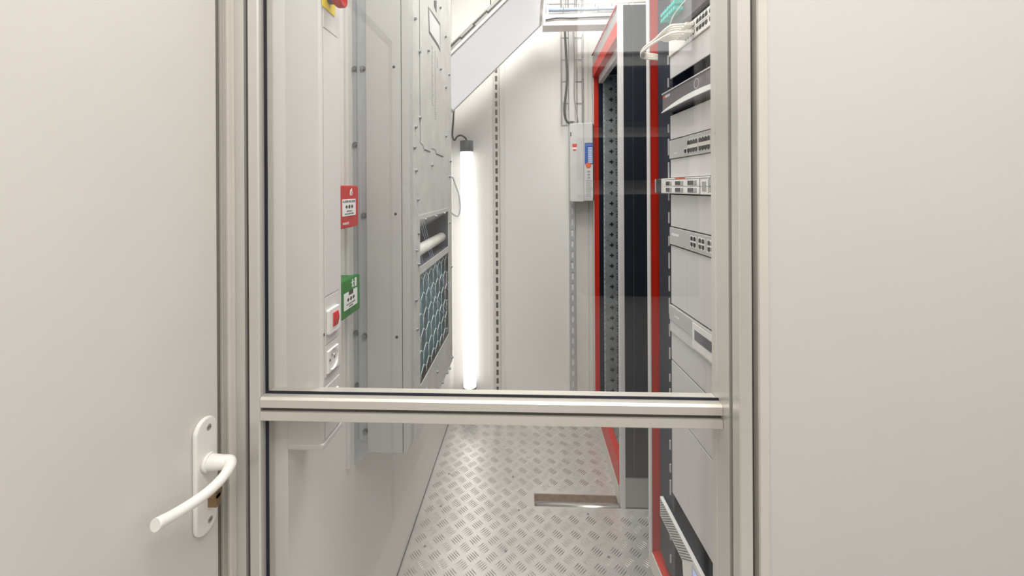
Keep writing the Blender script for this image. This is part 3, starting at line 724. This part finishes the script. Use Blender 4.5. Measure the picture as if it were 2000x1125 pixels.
m = MB(); m.box(XF - .004, XF + .028, YF0 + .031, YF1 - .03, .085, .19); m.build('red_bottom_trim', 'redpaint', fr_, bevel=.002)
m = MB(); m.box(XF - .006, XF + .03, YF0 + .031, YF1 - .02, 0, .083); m.build('base_trim', 'cream', fr_)
yq = YF1 - .03
m = MB(); m.box(Xat(1170.5, yq), Xat(1178, yq), yq + .005, yq + .02, .1, zft - .03); m.build('dark_strip', 'navy', fr_)
rx0, rx1 = Xat(1178.5, yq), Xat(1214, yq); zrl1 = Zat(147, .5, yq)
m = MB(); m.box(rx0, rx1, yq, yq + .003, .12, zrl1)
z = zrl1 - .025; sw2 = (rx1 - rx0); xc = Xat(1193, yq)
i = 0
while z > .15:
    m.box(xc - .009, xc + .016, yq - .0006, yq, z - .0045, z + .0045, 1); m.box(xc + .002, xc + .009, yq - .0006, yq, z - .013, z + .013, 1)
    xe = Xat(1204.5, yq)
    for dz in (-.018, -.004, .014): m.box(xe - .004, xe + .003, yq - .0006, yq, z + dz - .004, z + dz + .004, 1)
    m.box(rx0 + .003, rx0 + .008, yq - .0006, yq, z - .01, z + .012, 2); m.box(rx0 + .003, rx0 + .008, yq - .0006, yq, z + .02, z + .04, 2)
    z -= .0655; i += 1
m.build('perforated_rail', ['galvdark', 'black', 'sticker'], fr_)
for py in (236, 470, 626): 
    zz = Zat(py, .5, yq); xx = Xat(1186, yq); MB().cyl((xx, yq - .003, zz), (xx, yq, zz), .006, 12).build('screw', 'bolt', fr_)

# ============================================================ NEAR RACK
TH = math.radians(4)
RO = (.430, .93)
FR['RK'] = Matrix.Translation((RO[0], RO[1], 0)) @ Matrix.Rotation(TH, 4, 'Z')
def ry(px, off=0):
    r = ratio(px); ox = RO[0] + off * math.cos(TH); oy = RO[1] + off * math.sin(TH)
    return (ox - r * oy) / (r * math.cos(TH) + math.sin(TH))
def rz(py, px):
    y = ry(px); X = RO[0] - math.sin(TH) * y; Y = RO[1] + math.cos(TH) * y
    return Zat(py, X, Y)
NEAR, FAR = -.125, ry(1298)                     # rack-local extent of the equipment
D = .45
rk = thing('server_rack', 'near server rack with red front post, filled with network equipment', 'server rack', (0, FAR, 0), 'RK')
yo = ry(1269, -.005); zrb = rz(1098, 1283)
m = MB(); m.box(-.006, .034, yo - .008, yo + .012, zrb - .06, 2.55); m.build('red_post', 'redpaint', rk, bevel=.002)
m = MB(); m.box(-.010, -.0065, yo - .012, yo + .012, zrb - .06, 2.55); m.build('post_edge', 'paint', rk)
m = MB(); m.box(-.006, .03, NEAR - .02, yo - .009, zrb - .06, zrb); m.build('red_bottom_rail', 'redpaint', rk, bevel=.002)
m = MB(); m.box(-.010, -.0065, NEAR - .02, yo - .009, zrb - .06, zrb - .004); m.build('rail_edge', 'cream', rk)
m = MB(); m.box(.035, D + .1, yo, yo + .012, .02, 2.55); m.box(D + .09, D + .1, NEAR - .02, yo, .02, 2.55); m.box(0, D + .1, NEAR - .02, yo + .012, 2.55, 2.565); m.box(0.01, D + .1, NEAR - .02, yo + .012, 0, .02)
m.build('cabinet_shell', 'navy', rk)
y19 = ry(1311); yin = ry(1299)
m = MB(); m.box(.006, .012, y19, ry(1286) + .012, .32, 2.5)
zz = .36
m.box(.012, .06, ry(1286) + .006, ry(1286) + .012, .32, 2.5)
while zz < 2.45:
    for dz in (0, .0125, .030): m.box(.0054, .006, y19 + .006, y19 + .015, zz + dz, zz + dz + .009, 1)
    zz += .04445
zz = .36
while zz < 2.45:
    m.box(.002, .0061, y19 + .024, y19 + .027, zz, zz + random.uniform(.02, .05), 2); zz += .0668
m.build('mounting_rail', ['navy', 'black', 'paint'], rk)
B(.05, .055, NEAR, y19 + .02, .1, 2.5).build('dark_backing', 'navy', rk)  # dark sheet added so gaps between units read as shadow
m = MB(); m.box(.006, .012, NEAR - .012, NEAR + .01, .32, 2.5); m.build('mounting_rail', 'navy', rk)

G = 'blanking plates in the near rack'
def Z(d): return EYE + d
def blank(a, b, lbl, mt='blank', x0=0.0, y1=None):
    y1 = y1 if y1 is not None else y19 + .004
    t = thing('blanking_plate', lbl, 'blanking plate', (0, (NEAR + y1) / 2, Z(b)), 'RK', G)
    B(x0, .004, NEAR, y1, Z(b) + .0007, Z(a) - .0007).build('plate', mt, t, bevel=.001)
    return t
def rj(m, y, z, mi, up=True, s=1., x=0):
    q = [(-.0055, -.0045), (.0055, -.0045), (.0055, .0035), (.003, .0035), (.003, .0055), (-.003, .0055), (-.003, .0035), (-.0055, .0035)]
    q = [(a * s, (b if up else -b) * s) for a, b in q]
    m.plate((x, y, z), NY, UP, q, .0004, mi)

# teal fibre connectors in a patch drawer at the top
t = thing('fibre_patch_panel', 'patch panel with teal fibre connectors at the very top of the rack', 'patch panel', (0, 0, Z(.445)), 'RK')
B(.003, .02, NEAR, y19 + .004, Z(.447), Z(.60)).build('fascia', 'device', t, bevel=.001)
for i in range(7):
    yy = y19 + .012 - i * .014
    for j in (0, 1): B(-.022, .003, yy - .0045, yy + .0045, Z(.478 + j * .016), Z(.488 + j * .016)).build('connector', 'teal', t, bevel=.001)
o = MB().tube([(-.012, y19 - .02, Z(.452)), (-.016, y19 - .06, Z(.470)), (-.01, y19 - .12, Z(.485)), (0.001, y19 - .2, Z(.50))], .0015, 6).build('fibre_lead', 'cablew', frame='RK', origin=(-.012, y19 - .02, Z(.452)))
tag(o, 'thin white fibre lead below the teal connectors', 'cable')

# 48 port switch
def face_switch(name, lbl, a, b, mt, depth=.045, x0=-.004, yfar=None):
    yfar = yfar if yfar is not None else y19 + .004
    t = thing(name, lbl, 'network switch', (0, (NEAR + yfar) / 2, Z(b)), 'RK')
    B(x0, depth, NEAR, yfar, Z(b) + .0007, Z(a) - .0007).build('housing', mt, t, bevel=.0015)
    return t
t = face_switch('network_switch', 'pale switch with two rows of ports and white cables plugged in, near the top', .422, .374, 'whitep')
ptop = []
y = ry(1345) + .004
n = 0
while y > NEAR + .02:
    m = MB()
    for j, (dz, up) in enumerate(((.409, True), (.390, False))): rj(m, y, Z(dz), 0, up, 1.1, -.004)
    m.box(-.0045, -.004, y - .002, y + .002, Z(.4175), Z(.419), 0)
    m.build('port_pair', 'port', t); ptop.append(y)
    n += 1; y -= .0143 + (.006 if n % 4 == 0 else 0)
m = MB(); m.box(-.0045, -.004, NEAR + .01, ry(1345) + .012, Z(.3985), Z(.4005)); m.build('divider', 'cream', t)
# white cables
zs_ = [.409, .390]
for k in range(8):
    yy = ptop[k // 2] ; zz = zs_[k % 2]; dd = (k // 2) * .004
    a = -.006
    q1, q2 = (k % 2) * .007, (k // 2) * .0028
    pts = [(a, yy, Z(zz)), (-.030 - dd, yy + .006, Z(zz + .001)), (-.044 - dd, yy + .03, Z(zz + .004)), (-.050 - dd, ry(1325) + .01, Z(.417 - q1 - q2)),
           (-.050 - dd, ry(1300), Z(.423 - q1 - q2)), (-.043 - dd * .6, ry(1284), Z(.427 - q1 - q2)), (-.026 - dd * .3, yo - .022, Z(.428 - q1 - q2)),
           (.004, yo - .032, Z(.421 - q1 - q2)), (.05, yo - .04, Z(.405 - q1))]
    c = thing('network_cable', 'off-white network cable plugged into the left ports of the topmost switch', 'cable', (a, yy, Z(zz)), 'RK', 'white network cables at the top switch')
    m = MB(); m.tube(pts, .0032, 8, sub=5); m.build('cord', 'cablew', c)
    m = MB(); m.box(-.026, -.0045, yy - .0055, yy + .0055, Z(zz) - .004, Z(zz) + .004); m.build('plug', 'cablew', c, bevel=.001)

blank(.374, .310, 'plain light grey blanking plate directly under the switch with white cables')
# recorder
t = thing('video_recorder', 'dark grey recorder with curved white stripe and circle on its front', 'recorder', (0, 0, Z(.2125)), 'RK')
ya1 = y19 + .006
B(-.022, .045, NEAR, ya1, Z(.214), Z(.268)).build('housing', 'device', t, bevel=.002)
B(-.024, -.020, NEAR, ya1 + .001, Z(.265), Z(.2685)).build('top_edge', 'silver', t)
m = MB(); n = 24; top = []; bot = []
for i in range(n + 1):
    u = i / n; yy = lerp(ya1, NEAR, u); hgt = .0005 + .0125 * math.sin(math.pi * min(1, u)) ** .8
    top.append((-yy, .2135 + hgt + .004 * math.sin(math.pi * u))); bot.append((-yy, .2130 + .004 * math.sin(math.pi * u)))
m.plate((-.022, 0, EYE), NY, UP, bot + top[::-1], .004); m.build('white_stripe', 'lab', t)
m = MB(); yc_ = ry(1379); R = .0115; rg = circ(R, 28)
for i in range(28):
    a, b = rg[i], rg[(i + 1) % 28]; m.cyl((-.0222, yc_ - a[0], Z(.247) + a[1]), (-.0222, yc_ - b[0], Z(.247) + b[1]), .0004, 5)
m.build('ring_mark', 'lab', t)
m = MB(); m.text('HIK', (-.0223, ya1 - .014, Z(.255)), NY, UP, .010, 0); m.text('VISION', (-.0223, ya1 - .036, Z(.255)), NY, UP, .010, 1)
m.build('lettering', ['orangeink', 'lab'], t)
blank(.205, .135, 'tall light grey blanking plate between the recorder and the port switch')
# 24 port switch
t = face_switch('network_switch', 'grey network switch with two rows of dark ports, under the recorder', .133, .079, 'silver')
y = ry(1342) - .001
m = MB(); rj(m, y, Z(.0935), 1, False, 1.1, -.0046); m.plate((-.004, y, Z(.0935)), NY, UP, rrect(.0135, .0135, .001), .0006, 0); m.build('port', ['lab', 'port'], t)
y -= .0175; n = 0
while y > NEAR + .02:
    m = MB(); m.box(-.0046, -.004, y - .0067, y + .0067, Z(.087), Z(.121), 0)
    for dz, up in ((.1135, True), (.0935, False)): rj(m, y, Z(dz), 1, up, 1.15, -.0046)
    m.build('port_pair', ['cream', 'port'], t)
    n += 1; y -= .0137 + (.0055 if n % 4 == 0 else 0)
m = MB()
for i in range(26): m.box(-.0044, -.004, ry(1350) - i * .0095, ry(1350) - i * .0095 + .0035, Z(.125), Z(.130))
m.build('vent', 'greyink', t)
B(-.0044, -.004, ry(1322) - .012, ry(1322) + .006, Z(.092), Z(.094)).build('printed_mark', 'lab', t)
blank(.079, .025, 'light grey blanking plate between the port switch and the thin server')
# 1U server
t = thing('rack_server', 'thin silver server with six drive bays and a perforated right side', 'server', (0, 0, Z(-.02)), 'RK')
ysf = ry(1299)
B(-.012, .045, NEAR, ysf, Z(-.0195), Z(.0235)).build('housing', 'whitep', t, bevel=.001)
m = MB(); m.prism([(-.012, ysf), (.004, ysf), (.004, ry(1284, -.02)), (-.022, ry(1284, -.02)), (-.026, ry(1284, -.02) - .006), (-.02, ysf + .004)], 2, Z(-.018), Z(.0225)); m.build('ear_handle', 'dark', t, bevel=.002)
B(-.0275, -.0245, ry(1284, -.02) - .004, ry(1284, -.02) - .001, Z(-.018), Z(.0225)).build('handle_edge', 'steel', t)
cols = [ry(1298.8, -.012) - .0005, ry(1316, -.012), ry(1340, -.012), ry(1367, -.012)]
for i in range(3):
    for j in range(2):
        a, b = cols[i] - .001, cols[i + 1] + .001; z0_ = Z(-.0175 + j * .0185); h = .0172
        dvx = thing('x', '', '', (0, 0, 0)) if False else None
        m = MB(); m.box(-.0135, -.012, b, a, z0_, z0_ + h, 0)
        m.box(-.0138, -.0134, lerp(a, b, .14), lerp(a, b, .60), z0_ + .0035, z0_ + .0137, 1); m.box(-.0138, -.0134, lerp(a, b, .64), lerp(a, b, .84), z0_ + .0035, z0_ + .0137, 2)
        m.box(-.0139, -.0135, lerp(a, b, .14), lerp(a, b, .84), z0_ + .002, z0_ + .003, 3)
        m.build('drive_bay', ['lab', 'dark', 'greyink', 'port'], t, bevel=.0004)
m = MB(); m.box(-.0125, -.012, NEAR, cols[0], Z(-.0003), Z(.0005), 0); m.box(-.0125, -.012, cols[3] - .001, cols[3], Z(-.019), Z(.0195), 0); m.box(-.0125, -.012, NEAR, cols[0], Z(.0192), Z(.0204), 0)
m.build('seam', 'dark', t)
B(-.0126, -.012, ry(1379, -.012), ry(1371.5, -.012), Z(-.0115), Z(.0115)).build('pull_tab', 'greyink', t)
B(-.0126, -.012, ry(1338, -.012), ry(1319, -.012), Z(.0207), Z(.0232)).build('drive_label', 'orangeink', t)
m = MB()
for i in range(26):
    for j in range(7):
        yy = ry(1384, -.012) - i * .0052; zz = Z(-.0135 + j * .0046 + (.0023 if i % 2 else 0))
        if yy > NEAR + .01: m.plate((-.012, yy, zz), NY, UP, [(0, .0021), (-.0019, 0), (0, -.0021), (.0019, 0)], .0003)
m.build('vent', 'port', t)
m = MB(); m.text('PowerEdge', (-.0122, ry(1392, -.012), Z(.0217)), NY, UP, .004, 0); m.build('lettering', 'ink', t)
blank(-.0225, -.115, 'light grey blanking plate directly under the thin silver server')
# 8+ port switch
t = face_switch('network_switch', 'slim silver switch with ports in white groups, below the thin server', -.1165, -.1665, 'silver')
for gx in (1356.5, 1373, 1391, 1411):
    yy = ry(gx); m = MB(); m.box(-.0046, -.004, yy - .0155, yy + .0155, Z(-.1555), Z(-.1255), 0)
    for sx_ in (-.0075, .0075):
        rj(m, yy + sx_, Z(-.1335), 1, True, 1.1, -.0046); rj(m, yy + sx_, Z(-.148), 1, False, 1.1, -.0046)
    m.build('port_group', ['lab', 'port'], t)
B(-.0044, -.004, ry(1328), ry(1314), Z(-.139), Z(-.132)).build('printed_mark', 'lab', t)
blank(-.1685, -.338, 'tallest light grey blanking plate, between the slim switch and the unit with display')
# unit with display
t = thing('power_unit', 'grey power unit with a small dark display window', 'power supply', (0, 0, Z(-.42)), 'RK')
B(-.004, .045, NEAR, y19 + .004, Z(-.417), Z(-.384)).build('lower_fascia', 'blank', t, bevel=.001)
B(-.006, .045, NEAR, y19 + .005, Z(-.383), Z(-.341)).build('upper_fascia', 'silver', t, bevel=.001)
B(-.0075, -.006, ry(1406), ry(1356), Z(-.408), Z(-.3445)).build('display_bezel', 'whitep', t, bevel=.0005)
B(-.0082, -.0075, ry(1402), ry(1361), Z(-.385), Z(-.360)).build('display', 'lcdoff', t)
m = MB(); m.text('Eaton', (-.0064, ry(1325), Z(-.362)), NY, UP, .013, 0); m.build('lettering', 'lab', t)
blank(-.4195, -.499, 'light grey blanking plate directly under the unit with display')
blank(-.501, -.64, 'light grey blanking plate partly covered by the partition cross bar')
blank(-.642, -.885, 'largest light grey plate below the cross bar')
# lowest white unit with vent and blue display
t = thing('white_power_unit', 'white unit with slanting striped vent and lit blue display, lowest in the rack', 'power supply', (0, 0, Z(-1.12)), 'RK')
zq1 = rz(978, 1296)
yfw = ry(1292)
out = [(yfw, zq1 - .058), (yfw, zq1), (NEAR, zq1), (NEAR, zq1 - .13), (yfw - .16, zq1 - .13), (yfw - .15, zq1 - .058)]
MB().prism(out, 0, .0, .045).build('housing', 'navy', t)
MB().prism(out, 0, -.010, -.0001).build('faceplate', 'whitep', t, bevel=.001)
m = MB(); zl, zh_ = zq1 - .053, zq1 - .005; run = .060
for i in range(-7, 17):
    q = []
    for k_, off_ in ((0, 0), (0, .0042), (1, .0042), (1, 0)):
        y_ = yfw - .009 - i * .0087 - off_ - run * k_; z_ = zl + (zh_ - zl) * k_
        if y_ > yfw - .004: z_ = z_ + (y_ - (yfw - .004)) / run * (zh_ - zl); y_ = yfw - .004
        q.append((y_, z_))
    if q[2][0] < yfw - .006: m.plate((-.010, 0, 0), NY, UP, [(-a_, b_) for a_, b_ in q], .0006)
m.build('vent', 'capg', t)
yv2 = yfw - .19
B(-.012, -.010, yv2 - .095, yv2 - .02, zq1 - .062, zq1 - .012).build('display_bezel', 'silver', t, bevel=.001)
B(-.0126, -.012, yv2 - .088, yv2 - .027, zq1 - .056, zq1 - .018).build('display', 'lcd', t)
B(.012, .02, NEAR, y19 + .02, Z(-1.20), Z(-.887)).build('x', 'navy'); bpy.data.objects.remove(bpy.data.objects['x'])

# ============================================================ ENTRY ROOM BEHIND THE VIEWER (objects added for their reflections in the pane)
cab = thing('added_dark_cupboard', 'dark blue cupboard added to the entry room for its reflection in the pane', 'cupboard', (.72, -1.2, 0))  # unseen cupboard, added to darken the reflection in the pane
B(.36, 1.16, -1.415, -1.08, EYE - .72, EYE - .055).build('body', 'navy', cab, bevel=.004)
B(.36, 1.16, -1.415, -1.08, .0, .08).build('plinth', 'plinth', cab)
B(.38, 1.14, -1.415, -1.12, .08, EYE - .725).build('lower_body', 'paint', cab)
mon = thing('added_dark_screen', 'dark screen added on the entry room wall for its reflection in the pane', 'screen', (.8, -1.4, EYE + .45))  # unseen dark shapes, added to darken the upper reflection
B(.36, 1.20, -1.42, -1.36, EYE + .44, EYE + .88).build('bezel', 'dark', mon, bevel=.01)
B(.38, 1.18, -1.36, -1.355, EYE + .47, EYE + .86).build('screen', 'navy', mon)
B(.36, 1.16, -1.42, -1.36, EYE + .05, EYE + .36).build('lower_dark_box', 'navy', mon)  # second dark shape, added only for its reflection
wlp = thing('added_glow_panel', 'long white glowing panel added on the entry wall to brighten the top of the pane', 'lamp', (.8, -1.42, EYE + 1.1))  # added glowing panel, brightens the pane reflection and the entry room
B(.36, 1.20, -1.42, -1.39, EYE + .98, EYE + 1.5).build('housing', 'whitep', wlp)
B(.37, 1.19, -1.39, -1.38, EYE + .99, EYE + 1.49).build('diffuser', 'led2', wlp)
# fine scratches on the upper pane
m = MB()
def gp(px, py): return (Xat(px, yg - .0027), yg - .0027, Zat(py, Xat(px, yg), yg))
for d_ in range(3):
    m.tube([gp(786 + d_ * 4, 362), gp(800 + d_ * 4, 430), gp(818 + d_ * 3, 505), gp(840 + d_ * 2, 570 - d_ * 6), gp(872, 622 - d_ * 9)], .00015, 4)
    m.tube([gp(808 + d_ * 5, 375 + d_ * 6), gp(822 + d_ * 4, 440), gp(846 + d_ * 3, 515), gp(880, 575 - d_ * 8)], .00015, 4)
    m.tube([gp(914, 272 + d_ * 4), gp(955, 283 + d_ * 3), gp(1000, 305 + d_ * 4), gp(1050, 352 + d_ * 3), gp(1085, 410), gp(1106, 480 + d_ * 9)], .00009, 4)
m.build('scratch_marks', 'bluepale', win)
